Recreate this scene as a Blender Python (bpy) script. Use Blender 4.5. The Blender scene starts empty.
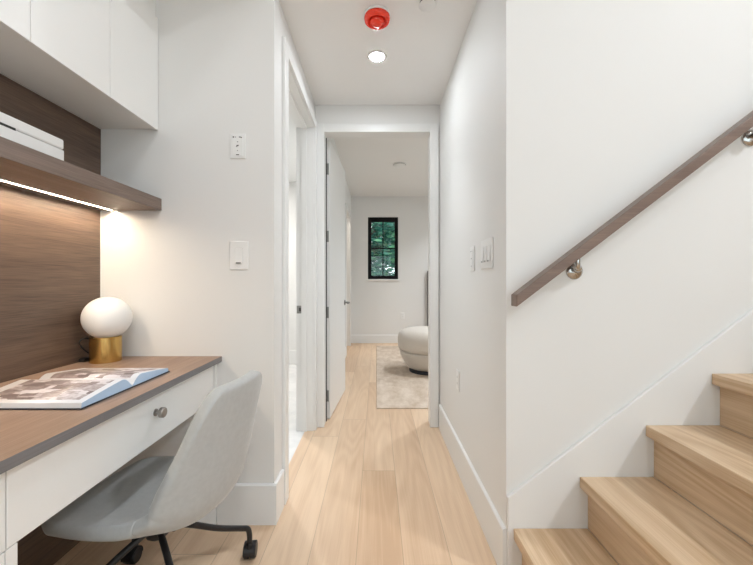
import bpy, bmesh, math, random
from mathutils import Vector, Matrix
random.seed(7)
S = bpy.context.scene
COL = S.collection
PI = math.pi

# ------------------------------------------------------------------ camera
cam_d = bpy.data.cameras.new('camera')
cam_d.sensor_width = 36.0
cam_d.lens = 36.0 * 365 / 753
cam_d.clip_start = 0.02
cam = bpy.data.objects.new('camera', cam_d)
cam.location = (0, 0, 1.11)
cam.rotation_euler = (PI / 2, 0, 0)
COL.objects.link(cam)
S.camera = cam

# ------------------------------------------------------------------ world, exposure
S.view_settings.view_transform = 'Standard'
S.view_settings.look = 'None'
S.view_settings.gamma = 1
S.view_settings.use_curve_mapping = False
S.view_settings.exposure = 0.40
W = bpy.data.worlds.new('world')
S.world = W
W.use_nodes = True
W.node_tree.nodes['Background'].inputs[0].default_value = (0.88, 0.935, 1.0, 1)
W.node_tree.nodes['Background'].inputs[1].default_value = 1.9
# lamp strengths (emission of the lamps built below)
E_STAIR, E_NOOK, E_HALL, E_LED, E_BED, E_CLOSET, E_BATH, E_ROOM = 390, 80, 230, 150, 68, 330, 480, 175
WARM = (1.0, 0.83, 0.63)
NEUT = (0.89, 0.94, 0.995)

# ------------------------------------------------------------------ materials
def nmat(name):
    m = bpy.data.materials.new(name)
    m.use_nodes = True
    nt = m.node_tree
    return m, nt, nt.nodes['Principled BSDF'], nt.nodes, nt.links

def srgb(r, g, b):
    f = lambda c: (c / 255 / 12.92) if c / 255 <= 0.04045 else ((c / 255 + 0.055) / 1.055) ** 2.4
    return (f(r), f(g), f(b), 1)

def plain(name, col, rough=0.5, metal=0.0, bump=0.0, bscale=200, sheen=0, mottle=0.03, spec=0.5):
    m, nt, p, N, L = nmat(name)
    tc = N.new('ShaderNodeTexCoord')
    nz = N.new('ShaderNodeTexNoise'); nz.inputs['Scale'].default_value = bscale
    nz.inputs['Detail'].default_value = 4
    L.new(tc.outputs['Object'], nz.inputs['Vector'])
    mx = N.new('ShaderNodeMixRGB'); mx.blend_type = 'MIX'
    mx.inputs[1].default_value = [c * (1 - mottle) for c in col[:3]] + [1]
    mx.inputs[2].default_value = [min(1, c * (1 + mottle)) for c in col[:3]] + [1]
    L.new(nz.outputs['Fac'], mx.inputs[0])
    L.new(mx.outputs[0], p.inputs['Base Color'])
    p.inputs['Roughness'].default_value = rough
    p.inputs['Metallic'].default_value = metal
    p.inputs['Specular IOR Level'].default_value = spec
    if sheen:
        p.inputs['Sheen Weight'].default_value = sheen
        p.inputs['Sheen Roughness'].default_value = 0.4
    if bump:
        b = N.new('ShaderNodeBump'); b.inputs['Strength'].default_value = bump
        b.inputs['Distance'].default_value = 0.002
        L.new(nz.outputs['Fac'], b.inputs['Height']); L.new(b.outputs[0], p.inputs['Normal'])
    return m

def emit(name, col, s):
    m, nt, p, N, L = nmat(name)
    p.inputs['Base Color'].default_value = (0.9, 0.9, 0.9, 1)
    p.inputs['Emission Color'].default_value = (*col, 1)
    p.inputs['Emission Strength'].default_value = s
    return m

def math_n(N, L, op, a, b=None):
    n = N.new('ShaderNodeMath'); n.operation = op
    for i, v in enumerate((a, b)):
        if v is None: continue
        if isinstance(v, (int, float)): n.inputs[i].default_value = v
        else: L.new(v, n.inputs[i])
    return n.outputs[0]

def wood(name, light, dark, axis=1, cross=9.0, along=0.7, rough=0.45, planks=None, contrast=1.0, fine=0.5, rings=0.35, gap=0.5):
    """grain runs along `axis`; planks = (width, length, offset) lays boards along Y"""
    m, nt, p, N, L = nmat(name)
    tc = N.new('ShaderNodeTexCoord')
    sep = N.new('ShaderNodeSeparateXYZ'); L.new(tc.outputs['Object'], sep.inputs[0])
    X, Y, Z = sep.outputs
    vec = tc.outputs['Object']
    gapf = None; tone = None
    if planks:
        w, ln, off = planks
        px = math_n(N, L, 'DIVIDE', math_n(N, L, 'ADD', X, 50 * w + off), w)
        ix = math_n(N, L, 'FLOOR', px)
        wn = N.new('ShaderNodeTexWhiteNoise'); wn.noise_dimensions = '1D'; L.new(ix, wn.inputs['W'])
        yo = math_n(N, L, 'MULTIPLY', wn.outputs['Value'], ln)
        py = math_n(N, L, 'DIVIDE', math_n(N, L, 'ADD', math_n(N, L, 'ADD', Y, 40.0), yo), ln)
        iy = math_n(N, L, 'FLOOR', py)
        idn = math_n(N, L, 'ADD', math_n(N, L, 'MULTIPLY', ix, 7.31), math_n(N, L, 'MULTIPLY', iy, 3.77))
        wn2 = N.new('ShaderNodeTexWhiteNoise'); wn2.noise_dimensions = '1D'; L.new(idn, wn2.inputs['W'])
        tone = wn2.outputs['Value']
        fx = math_n(N, L, 'FRACT', px); fy = math_n(N, L, 'FRACT', py)
        ex = math_n(N, L, 'MINIMUM', fx, math_n(N, L, 'SUBTRACT', 1.0, fx))
        ey = math_n(N, L, 'MINIMUM', fy, math_n(N, L, 'SUBTRACT', 1.0, fy))
        gx = math_n(N, L, 'LESS_THAN', math_n(N, L, 'MULTIPLY', ex, w), 0.0011)
        gy = math_n(N, L, 'LESS_THAN', math_n(N, L, 'MULTIPLY', ey, ln), 0.0014)
        gapf = math_n(N, L, 'MAXIMUM', gx, gy)
        sh = N.new('ShaderNodeCombineXYZ')
        L.new(math_n(N, L, 'MULTIPLY', tone, 13.7), sh.inputs[0]); L.new(math_n(N, L, 'MULTIPLY', tone, 41.3), sh.inputs[1])
        L.new(math_n(N, L, 'MULTIPLY', tone, 5.1), sh.inputs[2])
        va = N.new('ShaderNodeVectorMath'); va.operation = 'ADD'
        L.new(vec, va.inputs[0]); L.new(sh.outputs[0], va.inputs[1]); vec = va.outputs[0]
    def mapping(c, a):
        mp = N.new('ShaderNodeMapping')
        s = [c, c, c]; s[axis] = a
        mp.inputs['Scale'].default_value = s
        L.new(vec, mp.inputs['Vector']); return mp.outputs[0]
    n1 = N.new('ShaderNodeTexNoise'); n1.inputs['Scale'].default_value = 1; n1.inputs['Detail'].default_value = 5
    n1.inputs['Distortion'].default_value = 0.6
    L.new(mapping(cross, along), n1.inputs['Vector'])
    # growth rings: bands of a smooth noise field
    n0 = N.new('ShaderNodeTexNoise'); n0.inputs['Scale'].default_value = 1; n0.inputs['Detail'].default_value = 1.5
    L.new(mapping(cross * 0.55, along * 0.8), n0.inputs['Vector'])
    sn = math_n(N, L, 'SINE', math_n(N, L, 'MULTIPLY', n0.outputs['Fac'], 95.0))
    ring = math_n(N, L, 'MULTIPLY', math_n(N, L, 'ADD', sn, 1.0), 0.5)
    n2 = N.new('ShaderNodeTexNoise'); n2.inputs['Scale'].default_value = 1; n2.inputs['Detail'].default_value = 3
    L.new(mapping(cross * 28, along * 7), n2.inputs['Vector'])
    a = math_n(N, L, 'MULTIPLY', math_n(N, L, 'SUBTRACT', n1.outputs['Fac'], 0.5), 1.3 * contrast)
    b = math_n(N, L, 'MULTIPLY', math_n(N, L, 'SUBTRACT', ring, 0.5), rings * contrast)
    c = math_n(N, L, 'MULTIPLY', math_n(N, L, 'SUBTRACT', n2.outputs['Fac'], 0.5), fine * 1.6 * contrast)
    t = math_n(N, L, 'ADD', math_n(N, L, 'ADD', a, b), math_n(N, L, 'ADD', c, 0.5))
    if tone is not None:
        t = math_n(N, L, 'ADD', t, math_n(N, L, 'MULTIPLY', math_n(N, L, 'SUBTRACT', tone, 0.5), 0.75))
    cl = N.new('ShaderNodeClamp'); L.new(t, cl.inputs[0])
    mx = N.new('ShaderNodeMixRGB'); mx.inputs[1].default_value = dark; mx.inputs[2].default_value = light
    L.new(cl.outputs[0], mx.inputs[0])
    out = mx.outputs[0]
    if gapf is not None:
        m2 = N.new('ShaderNodeMixRGB'); L.new(math_n(N, L, 'MULTIPLY', gapf, gap), m2.inputs[0])
        L.new(out, m2.inputs[1]); m2.inputs[2].default_value = [v * 0.35 for v in dark[:3]] + [1]
        out = m2.outputs[0]
    L.new(out, p.inputs['Base Color'])
    p.inputs['Roughness'].default_value = rough
    bp = N.new('ShaderNodeBump'); bp.inputs['Strength'].default_value = 0.12; bp.inputs['Distance'].default_value = 0.001
    L.new(n2.outputs['Fac'], bp.inputs['Height']); L.new(bp.outputs[0], p.inputs['Normal'])
    return m

M = {}
M['wall'] = plain('wall paint', (0.80, 0.79, 0.77), 0.6, bump=0.03, bscale=300, mottle=0.01)
M['ceil'] = plain('ceiling paint', (0.87, 0.86, 0.845), 0.8, mottle=0.01)
M['trim'] = plain('satin trim paint', (0.83, 0.825, 0.81), 0.35, mottle=0.008)
M['cab'] = plain('cabinet lacquer', (0.91, 0.91, 0.895), 0.38, mottle=0.008)
M['cabin'] = plain('carcass board', (0.62, 0.61, 0.59), 0.5, mottle=0.01)
M['plate'] = plain('switch plastic', (0.84, 0.835, 0.82), 0.3, mottle=0.005)
M['black'] = plain('black metal', (0.012, 0.012, 0.013), 0.38, mottle=0.1)
M['matblack'] = plain('matt black frame', (0.008, 0.008, 0.009), 0.7, mottle=0.1, spec=0.2)
M['blackplastic'] = plain('black plastic', (0.010, 0.010, 0.011), 0.42, mottle=0.1)
M['slot'] = plain('dark gap', (0.03, 0.028, 0.026), 0.6)
M['steel'] = plain('brushed steel', (0.36, 0.34, 0.32), 0.28, 1.0, mottle=0.08, bscale=90)
M['chrome'] = plain('polished steel', (0.52, 0.51, 0.49), 0.12, 1.0)
M['hinge'] = plain('hinge steel', (0.30, 0.295, 0.285), 0.4, 0.7)
M['velvet'] = plain('grey velvet', (0.47, 0.48, 0.475), 0.85, bump=0.15, bscale=60, sheen=0.35, mottle=0.10)
M['piping'] = plain('grey piping', (0.38, 0.38, 0.365), 0.9)
M['boucle'] = plain('cream boucle', (0.64, 0.58, 0.51), 0.95, bump=0.9, bscale=160, sheen=0.2, mottle=0.10)
M['darkfab'] = plain('charcoal fabric', (0.05, 0.05, 0.053), 0.9, bump=0.4, bscale=300)
M['globe'] = plain('opal glass', (0.86, 0.855, 0.83), 0.28, mottle=0.002)
M['red'] = plain('red plastic', (0.92, 0.055, 0.025), 0.25, mottle=0.05)
M['redin'] = plain('dark red plastic', (0.72, 0.03, 0.012), 0.3, mottle=0.05)
M['pageedge'] = plain('page edges', (0.50, 0.66, 0.86), 0.7, mottle=0.05)  # bluish reflection put into the page edge colour
M['pages'] = plain('page edges white', (0.78, 0.78, 0.80), 0.7, mottle=0.02)
M['cover'] = plain('book cover cloth', (0.02, 0.022, 0.03), 0.6)
M['oak'] = wood('oak floor', srgb(230, 202, 172), srgb(205, 171, 139), 1, 8.0, 0.55, 0.42, planks=(0.19, 1.9, 0.082), contrast=0.95, rings=0.26)
M['stairoak'] = wood('oak stair', srgb(230, 205, 174), srgb(192, 158, 120), 1, 9.0, 0.6, 0.42, contrast=1.1, rings=0.34)
M['walnut'] = wood('walnut veneer', srgb(172, 144, 124), srgb(128, 102, 86), 1, 22, 1.0, 0.42, contrast=0.8, fine=1.2, rings=0.12)
M['walnutshaded'] = wood('shaded walnut veneer', srgb(122, 100, 85), srgb(76, 60, 50), 1, 24, 1.2, 0.42, contrast=0.8, fine=1.3, rings=0.10)  # darker copy of the walnut: shade under the cabinets put into the colour
M['walnutshelf'] = wood('walnut shelf veneer', srgb(138, 120, 109), srgb(98, 82, 73), 1, 22, 1.0, 0.4, contrast=0.9, fine=1.2, rings=0.1)
M['walnutedge'] = wood('walnut edge', srgb(134, 131, 132), srgb(100, 97, 99), 1, 14, 0.6, 0.36, contrast=0.8, fine=0.9, rings=0.1)  # greyed walnut: reflected light on the worktop front put into the colour
M['rail'] = wood('rail walnut', srgb(140, 118, 104), srgb(100, 80, 70), 0, 22, 0.8, 0.38, contrast=0.8, fine=0.8, rings=0.1)
M['bark'] = plain('bark', (0.07, 0.05, 0.035), 0.9, bump=0.8, bscale=30, mottle=0.3)

def brass():
    m, nt, p, N, L = nmat('brushed brass')
    p.inputs['Base Color'].default_value = (0.62, 0.41, 0.14, 1)
    p.inputs['Metallic'].default_value = 1; p.inputs['Roughness'].default_value = 0.22
    tc = N.new('ShaderNodeTexCoord'); mp = N.new('ShaderNodeMapping'); mp.inputs['Scale'].default_value = (300, 300, 6)
    nz = N.new('ShaderNodeTexNoise'); nz.inputs['Scale'].default_value = 1
    L.new(tc.outputs['Object'], mp.inputs[0]); L.new(mp.outputs[0], nz.inputs['Vector'])
    b = N.new('ShaderNodeBump'); b.inputs['Strength'].default_value = 0.08; b.inputs['Distance'].default_value = 0.001
    L.new(nz.outputs['Fac'], b.inputs['Height']); L.new(b.outputs[0], p.inputs['Normal'])
    return m
M['brass'] = brass()

def marble():
    m, nt, p, N, L = nmat('marble tile')
    tc = N.new('ShaderNodeTexCoord')
    nz = N.new('ShaderNodeTexNoise'); nz.inputs['Scale'].default_value = 3.5; nz.inputs['Detail'].default_value = 8; nz.inputs['Distortion'].default_value = 1.5
    L.new(tc.outputs['Object'], nz.inputs['Vector'])
    r = N.new('ShaderNodeValToRGB'); r.color_ramp.elements[0].position = 0.38; r.color_ramp.elements[0].color = (0.74, 0.735, 0.73, 1)
    r.color_ramp.elements[1].position = 0.55; r.color_ramp.elements[1].color = (0.82, 0.81, 0.80, 1)
    L.new(nz.outputs['Fac'], r.inputs[0]); L.new(r.outputs[0], p.inputs['Base Color'])
    p.inputs['Roughness'].default_value = 0.25
    return m
M['marble'] = marble()

def rug_mat():
    m, nt, p, N, L = nmat('woven rug')
    tc = N.new('ShaderNodeTexCoord')
    n1 = N.new('ShaderNodeTexNoise'); n1.inputs['Scale'].default_value = 5; n1.inputs['Detail'].default_value = 9; n1.inputs['Roughness'].default_value = 0.7
    mp = N.new('ShaderNodeMapping'); mp.inputs['Scale'].default_value = (1.6, 0.8, 1)
    L.new(tc.outputs['Object'], mp.inputs[0]); L.new(mp.outputs[0], n1.inputs['Vector'])
    r = N.new('ShaderNodeValToRGB')
    r.color_ramp.elements[0].position = 0.36; r.color_ramp.elements[0].color = srgb(194, 171, 148)
    r.color_ramp.elements[1].position = 0.62; r.color_ramp.elements[1].color = srgb(222, 205, 187)
    L.new(n1.outputs['Fac'], r.inputs[0])
    n2 = N.new('ShaderNodeTexNoise'); n2.inputs['Scale'].default_value = 1; mp2 = N.new('ShaderNodeMapping'); mp2.inputs['Scale'].default_value = (260, 40, 1)
    L.new(tc.outputs['Object'], mp2.inputs[0]); L.new(mp2.outputs[0], n2.inputs['Vector'])
    mx = N.new('ShaderNodeMixRGB'); mx.blend_type = 'MULTIPLY'; mx.inputs[0].default_value = 0.18
    L.new(r.outputs[0], mx.inputs[1]); L.new(n2.outputs['Fac'], mx.inputs[2])
    g = N.new('ShaderNodeBrightContrast'); g.inputs['Bright'].default_value = 0.03
    L.new(mx.outputs[0], g.inputs[0]); L.new(g.outputs[0], p.inputs['Base Color'])
    p.inputs['Roughness'].default_value = 0.95
    b = N.new('ShaderNodeBump'); b.inputs['Strength'].default_value = 0.5; b.inputs['Distance'].default_value = 0.004
    L.new(n2.outputs['Fac'], b.inputs['Height']); L.new(b.outputs[0], p.inputs['Normal'])
    return m
M['rug'] = rug_mat()

def page_mat(name, seed):
    """printed page: white margins, blocks of grey-brown photo tone (object x: along the spine, y: across)"""
    m, nt, p, N, L = nmat(name)
    tc = N.new('ShaderNodeTexCoord')
    uv = N.new('ShaderNodeUVMap')
    sep = N.new('ShaderNodeSeparateXYZ'); L.new(uv.outputs[0], sep.inputs[0])
    U, V = sep.outputs[0], sep.outputs[1]
    def band(s, a, b):
        return math_n(N, L, 'MULTIPLY', math_n(N, L, 'GREATER_THAN', s, a), math_n(N, L, 'LESS_THAN', s, b))
    pic = math_n(N, L, 'MULTIPLY', band(U, 0.10, 0.93), band(V, 0.10, 0.90))
    mp = N.new('ShaderNodeMapping'); mp.inputs['Location'].default_value = (seed, seed * 1.7, 0); mp.inputs['Scale'].default_value = (7, 9, 1)
    L.new(uv.outputs[0], mp.inputs[0])
    vo = N.new('ShaderNodeTexVoronoi'); vo.distance = 'CHEBYCHEV'; vo.inputs['Scale'].default_value = 1.0
    L.new(mp.outputs[0], vo.inputs['Vector'])
    nz = N.new('ShaderNodeTexNoise'); nz.inputs['Scale'].default_value = 3; nz.inputs['Detail'].default_value = 8
    L.new(mp.outputs[0], nz.inputs['Vector'])
    sp = N.new('ShaderNodeSeparateColor'); L.new(vo.outputs['Color'], sp.inputs[0])
    t = math_n(N, L, 'ADD', math_n(N, L, 'MULTIPLY', sp.outputs[0], 0.55), math_n(N, L, 'MULTIPLY', nz.outputs['Fac'], 0.5))
    r = N.new('ShaderNodeValToRGB')
    r.color_ramp.elements[0].position = 0.30; r.color_ramp.elements[0].color = srgb(128, 112, 110)
    r.color_ramp.elements[1].position = 0.72; r.color_ramp.elements[1].color = srgb(228, 220, 222)
    e = r.color_ramp.elements.new(0.5); e.color = srgb(172, 158, 157)
    L.new(t, r.inputs[0])
    mx = N.new('ShaderNodeMixRGB'); L.new(pic, mx.inputs[0]); mx.inputs[1].default_value = (0.82, 0.81, 0.83, 1)
    L.new(r.outputs[0], mx.inputs[2]); L.new(mx.outputs[0], p.inputs['Base Color'])
    p.inputs['Roughness'].default_value = 0.35
    return m
M['pageA'] = page_mat('printed page near', 3.3)
M['pageB'] = page_mat('printed page far', 9.1)

def glass_mat():
    m, nt, p, N, L = nmat('window glass')
    N.remove(p)
    tr = N.new('ShaderNodeBsdfTransparent'); tr.inputs[0].default_value = (0.93, 0.97, 0.96, 1)
    gl = N.new('ShaderNodeBsdfGlossy'); gl.inputs['Roughness'].default_value = 0.02
    fr = N.new('ShaderNodeFresnel'); fr.inputs[0].default_value = 1.45
    mx = N.new('ShaderNodeMixShader'); L.new(fr.outputs[0], mx.inputs[0]); L.new(tr.outputs[0], mx.inputs[1]); L.new(gl.outputs[0], mx.inputs[2])
    L.new(mx.outputs[0], N['Material Output'].inputs[0])
    return m
M['glass'] = glass_mat()

def leaf_mat():
    m, nt, p, N, L = nmat('leaves')
    gi = N.new('ShaderNodeNewGeometry')
    r = N.new('ShaderNodeValToRGB')
    r.color_ramp.elements[0].color = (0.02, 0.11, 0.085, 1); r.color_ramp.elements[1].color = (0.22, 0.52, 0.28, 1)
    e = r.color_ramp.elements.new(0.6); e.color = (0.06, 0.28, 0.21, 1)
    L.new(gi.outputs['Random Per Island'], r.inputs[0]); L.new(r.outputs[0], p.inputs['Base Color'])
    p.inputs['Roughness'].default_value = 0.45
    p.inputs['Transmission Weight'].default_value = 0.0
    tl = N.new('ShaderNodeBsdfTranslucent'); L.new(r.outputs[0], tl.inputs[0])
    mx = N.new('ShaderNodeMixShader'); mx.inputs[0].default_value = 0.35
    L.new(p.outputs[0], mx.inputs[1]); L.new(tl.outputs[0], mx.inputs[2]); L.new(mx.outputs[0], N['Material Output'].inputs[0])
    return m
M['leaf'] = leaf_mat()
M['grass'] = plain('lawn', (0.07, 0.16, 0.05), 0.9, mottle=0.4, bscale=20)

# ------------------------------------------------------------------ mesh helpers
def obj(name, bm, mat, parent=None, smooth=False, bevel=0.0, seg=2, angle=40):
    me = bpy.data.meshes.new(name)
    bmesh.ops.recalc_face_normals(bm, faces=bm.faces)
    bm.to_mesh(me); bm.free()
    o = bpy.data.objects.new(name, me)
    mats = mat if isinstance(mat, (list, tuple)) else [mat]
    for mm in mats: me.materials.append(M[mm])
    COL.objects.link(o)
    if parent: o.parent = parent
    if smooth:
        for f in me.polygons: f.use_smooth = True
    if bevel:
        b = o.modifiers.new('bevel', 'BEVEL'); b.width = bevel; b.segments = seg; b.limit_method = 'ANGLE'; b.angle_limit = math.radians(angle)
        b.harden_normals = False
    return o

def box(bm, x0, x1, y0, y1, z0, z1, mi=0):
    r = bmesh.ops.create_cube(bm, size=1)
    c = Vector(((x0 + x1) / 2, (y0 + y1) / 2, (z0 + z1) / 2))
    for v in r['verts']:
        v.co = Vector((v.co.x * (x1 - x0), v.co.y * (y1 - y0), v.co.z * (z1 - z0))) + c
    for v in r['verts']:
        for f in v.link_faces: f.material_index = mi
    return r['verts']

def boxes(*bs):
    bm = bmesh.new()
    for b in bs: box(bm, *b)
    return bm

def lathe(bm, prof, n=40, mat=Matrix.Identity(4), mi=0):
    """prof: (r,z) list; closed at ends when r=0"""
    rings = []
    for r, z in prof:
        if r < 1e-6: rings.append([bm.verts.new(mat @ Vector((0, 0, z)))])
        else: rings.append([bm.verts.new(mat @ Vector((r * math.cos(2 * PI * i / n), r * math.sin(2 * PI * i / n), z))) for i in range(n)])
    for a, b in zip(rings, rings[1:]):
        for i in range(n):
            j = (i + 1) % n
            vs = [a[i % len(a)], a[j % len(a)], b[j % len(b)], b[i % len(b)]]
            u = []
            for v in vs:
                if v not in u: u.append(v)
            if len(u) >= 3:
                f = bm.faces.new(u); f.material_index = mi; f.smooth = True
    return bm

def tube(bm, pts, r, n=12, cap=True):
    pts = [Vector(p) for p in pts]
    rad = r if isinstance(r, (list, tuple)) else [r] * len(pts)
    rings = []
    up = None
    for i, p in enumerate(pts):
        d = (pts[min(i + 1, len(pts) - 1)] - pts[max(i - 1, 0)]).normalized()
        if up is None:
            up = Vector((0, 0, 1)) if abs(d.z) < 0.9 else Vector((1, 0, 0))
        a = d.cross(up).normalized(); b = a.cross(d).normalized(); up = b
        rings.append([bm.verts.new(p + rad[i] * (a * math.cos(2 * PI * k / n) + b * math.sin(2 * PI * k / n))) for k in range(n)])
    for q, s in zip(rings, rings[1:]):
        for k in range(n):
            f = bm.faces.new((q[k], q[(k + 1) % n], s[(k + 1) % n], s[k])); f.smooth = True
    if cap:
        bm.faces.new(rings[0]); bm.faces.new(rings[-1][::-1])
    return bm

def prism(bm, pts, axis, a, b):
    """extrude polygon pts (2D) along axis from a to b; axis 1: pts are (x,z); axis 0: (y,z); axis 2: (x,y)"""
    def mk(p, t):
        if axis == 1: return Vector((p[0], t, p[1]))
        if axis == 0: return Vector((t, p[0], p[1]))
        return Vector((p[0], p[1], t))
    A = [bm.verts.new(mk(p, a)) for p in pts]; B = [bm.verts.new(mk(p, b)) for p in pts]
    bm.faces.new(A); bm.faces.new(B[::-1])
    n = len(pts)
    for i in range(n): bm.faces.new((A[i], B[i], B[(i + 1) % n], A[(i + 1) % n]))
    return bm

def smooth_path(pts, n=8):
    """Catmull-Rom"""
    P = [Vector(p) for p in pts]; P = [2 * P[0] - P[1]] + P + [2 * P[-1] - P[-2]]
    out = []
    for i in range(1, len(P) - 2):
        for k in range(n):
            t = k / n; a, b, c, d = P[i - 1], P[i], P[i + 1], P[i + 2]
            out.append(0.5 * ((2 * b) + (c - a) * t + (2 * a - 5 * b + 4 * c - d) * t * t + (3 * b - a - 3 * c + d) * t ** 3))
    out.append(P[-2]); return out

def tag(o, label, cat, group=None):
    o['label'] = label; o['category'] = cat
    if group: o['group'] = group
    return o

def thing(name, label, cat, loc=(0, 0, 0), rz=0, group=None):
    o = bpy.data.objects.new(name, None); COL.objects.link(o)
    o.location = loc; o.rotation_euler = (0, 0, rz); o.empty_display_size = 0.1
    return tag(o, label, cat, group)

def struct(name, bm, mat, label=None, bevel=0, parent=None):
    o = obj(name, bm, mat, parent, bevel=bevel)
    if parent is None: o['kind'] = 'structure'
    if label: o['label'] = label
    return o

def dup(root, loc, rz, label, group=None):
    r = root.copy(); COL.objects.link(r); r.location = loc; r.rotation_euler = (0, 0, rz); r['label'] = label
    if group: r['group'] = group
    for ch in list(root.children):
        c = ch.copy(); COL.objects.link(c); c.parent = r
        for g in list(ch.children):
            d = g.copy(); COL.objects.link(d); d.parent = c
    return r

# ================================================================== SETTING
HC = 2.477            # hall / nook ceiling
XR = 0.487            # hall right wall face
XL = -0.471           # hall left wall face
YA = 1.682            # alcove end wall face
YS = 1.370            # stair wall face
YD = 2.810            # end wall face (door)
VC = 4.10             # stairwell ceiling
# floors
struct('floor', boxes((-1.40, 4.3, -2.7, 1.74, -0.1, 0), (-0.535, 0.60, 1.74, 2.87, -0.1, 0),
                      (-0.535, 3.4, 2.87, 6.85, -0.1, 0), (-2.0, -0.535, 5.12, 6.85, -0.1, 0)), 'oak', 'light oak plank floor')
struct('floor_bathroom', boxes((-2.7, -0.535, 1.742, 5.118, -0.1, 0)), 'marble', 'pale marble bathroom floor beyond the hall side doorway')
# walls around the camera
struct('wall_left', boxes((-1.40, -1.29, -2.7, YA, 0, HC)), 'wall')
struct('wall_alcove', boxes((-1.40, XL, YA, 1.80, 0, HC + 0.12)), 'wall', 'white wall at the end of the desk alcove')
struct('wall_hall_left', boxes((-0.598, XL, 1.80, 1.878, 0, HC), (-0.598, XL, 2.742, YD, 0, HC), (-0.598, XL, 1.878, 2.742, 2.282, HC)), 'wall')
struct('wall_hall_right', boxes((XR, 0.60, YS + 0.12, YD, 0, HC)), 'wall')
struct('wall_stair', boxes((XR, 4.3, YS, YS + 0.12, 0, VC)), 'wall', 'tall white wall beside the stairs')
struct('wall_end', boxes((-0.598, -0.425, YD, 2.925, 0, 2.80), (0.425, 3.4, YD, 2.925, 0, 2.80), (-0.425, 0.425, YD, 2.925, 2.282, 2.80)), 'wall', 'wall with the doorway at the end of the hall')
struct('wall_right', boxes((4.3, 4.4, -2.7, YS + 0.12, 0, VC)), 'wall')
struct('wall_back', boxes((-1.40, -0.9, -2.8, -2.7, 0, VC), (3.2, 4.4, -2.8, -2.7, 0, VC), (-0.9, 3.2, -2.8, -2.7, 0, 0.35), (-0.9, 3.2, -2.8, -2.7, 2.35, VC)), 'wall')
struct('wall_void_left', boxes((-0.58, XL, -2.7, 1.80, HC + 0.10, VC)), 'wall')
struct('wall_void_end', boxes((XL, XR, 1.70, 1.80, HC + 0.10, VC)), 'wall')
# ceilings
struct('ceiling_alcove', boxes((-1.40, XL, -2.7, YA, HC, HC + 0.10)), 'ceil')
struct('ceiling', boxes((-0.60, 0.60, 1.70, YD, HC, HC + 0.10)), 'ceil', 'white hall ceiling')
struct('ceiling_stairwell', boxes((-0.60, 4.4, -2.8, 1.80, VC, VC + 0.1)), 'ceil')
# bedroom
BC = 2.69
struct('wall_bedroom_left', boxes((-0.598, -0.468, 2.925, 5.55, 0, BC), (-0.598, -0.468, 6.40, 6.70, 0, BC), (-0.598, -0.468, 5.55, 6.40, 2.25, BC)), 'wall')
WX0, WX1, WZ0, WZ1 = -0.158, 0.398, 1.172, 2.314
struct('wall_bedroom_far', boxes((-2.0, WX0, 6.70, 6.85, 0, BC), (WX1, 3.4, 6.70, 6.85, 0, BC), (WX0, WX1, 6.70, 6.85, 0, WZ0), (WX0, WX1, 6.70, 6.85, WZ1, BC)), 'wall', 'far bedroom wall with the small black window')
struct('wall_bedroom_right', boxes((3.3, 3.4, 2.925, 3.5, 0, BC), (3.3, 3.4, 6.1, 6.7, 0, BC), (3.3, 3.4, 3.5, 6.1, 0, 0.5), (3.3, 3.4, 3.5, 6.1, 2.4, BC)), 'wall')
struct('ceiling_bedroom', boxes((-2.1, 3.4, 2.925, 6.85, BC, BC + 0.1)), 'ceil')
struct('wall_closet', boxes((-2.1, -2.0, 5.02, 6.85, 0, BC), (-2.0, -0.598, 5.02, 5.12, 0, BC)), 'wall')
# bathroom
struct('wall_bathroom', boxes((-2.8, -2.7, 1.74, 2.3, 0, HC), (-2.8, -2.7, 4.3, 5.02, 0, HC), (-2.8, -2.7, 2.3, 4.3, 0, 0.9), (-2.8, -2.7, 2.3, 4.3, 2.2, HC),
                              (-2.7, -0.598, 4.97, 5.02, 0, HC), (-2.7, -1.40, 1.70, 1.80, 0, HC)), 'wall')
struct('ceiling_bathroom', boxes((-2.8, -0.598, 1.80, 5.02, HC, HC + 0.1)), 'ceil')
struct('baseboard_bathroom', boxes((-2.7, -0.60, 4.952, 4.97, 0, 0.19)), 'trim', bevel=0.004)

# baseboards
def base_profile(t, h):   # thickness, height; eased top
    return [(0, 0), (t, 0), (t, h - 0.006), (t - 0.006, h), (0, h)]
BH, BT = 0.185, 0.013
def base_run(name, fixed, axis, a, b, side, label=None, h=BH, t=BT):
    """axis 1: run along Y on plane x=fixed; axis 0: run along X on plane y=fixed; side = direction of thickness"""
    bm = bmesh.new()
    pts = [(fixed + side * p[0], p[1]) for p in base_profile(t, h)]
    prism(bm, pts, axis, a, b) if axis == 1 else prism(bm, pts, 0, a, b)
    return struct(name, bm, 'trim', label)
base_run('baseboard_hall_right', XR, 1, YS + 0.001, 2.775, -1, 'tall white baseboard along the right hall wall')
base_run('baseboard_alcove', YA, 0, -0.728, XL + BT, -1, 'white baseboard under the light switches')
base_run('baseboard_hall_left', XL, 1, YA + 0.0005, 1.812, 1)
base_run('baseboard_bedroom_far', 6.70, 0, -0.468, 3.3, -1, 'white baseboard of the far bedroom wall', h=0.15)
base_run('baseboard_bedroom_left', -0.468, 1, 3.1, 5.48, 1, h=0.15)

# door jambs and casings
CW, CT = 0.066, 0.018
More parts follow.
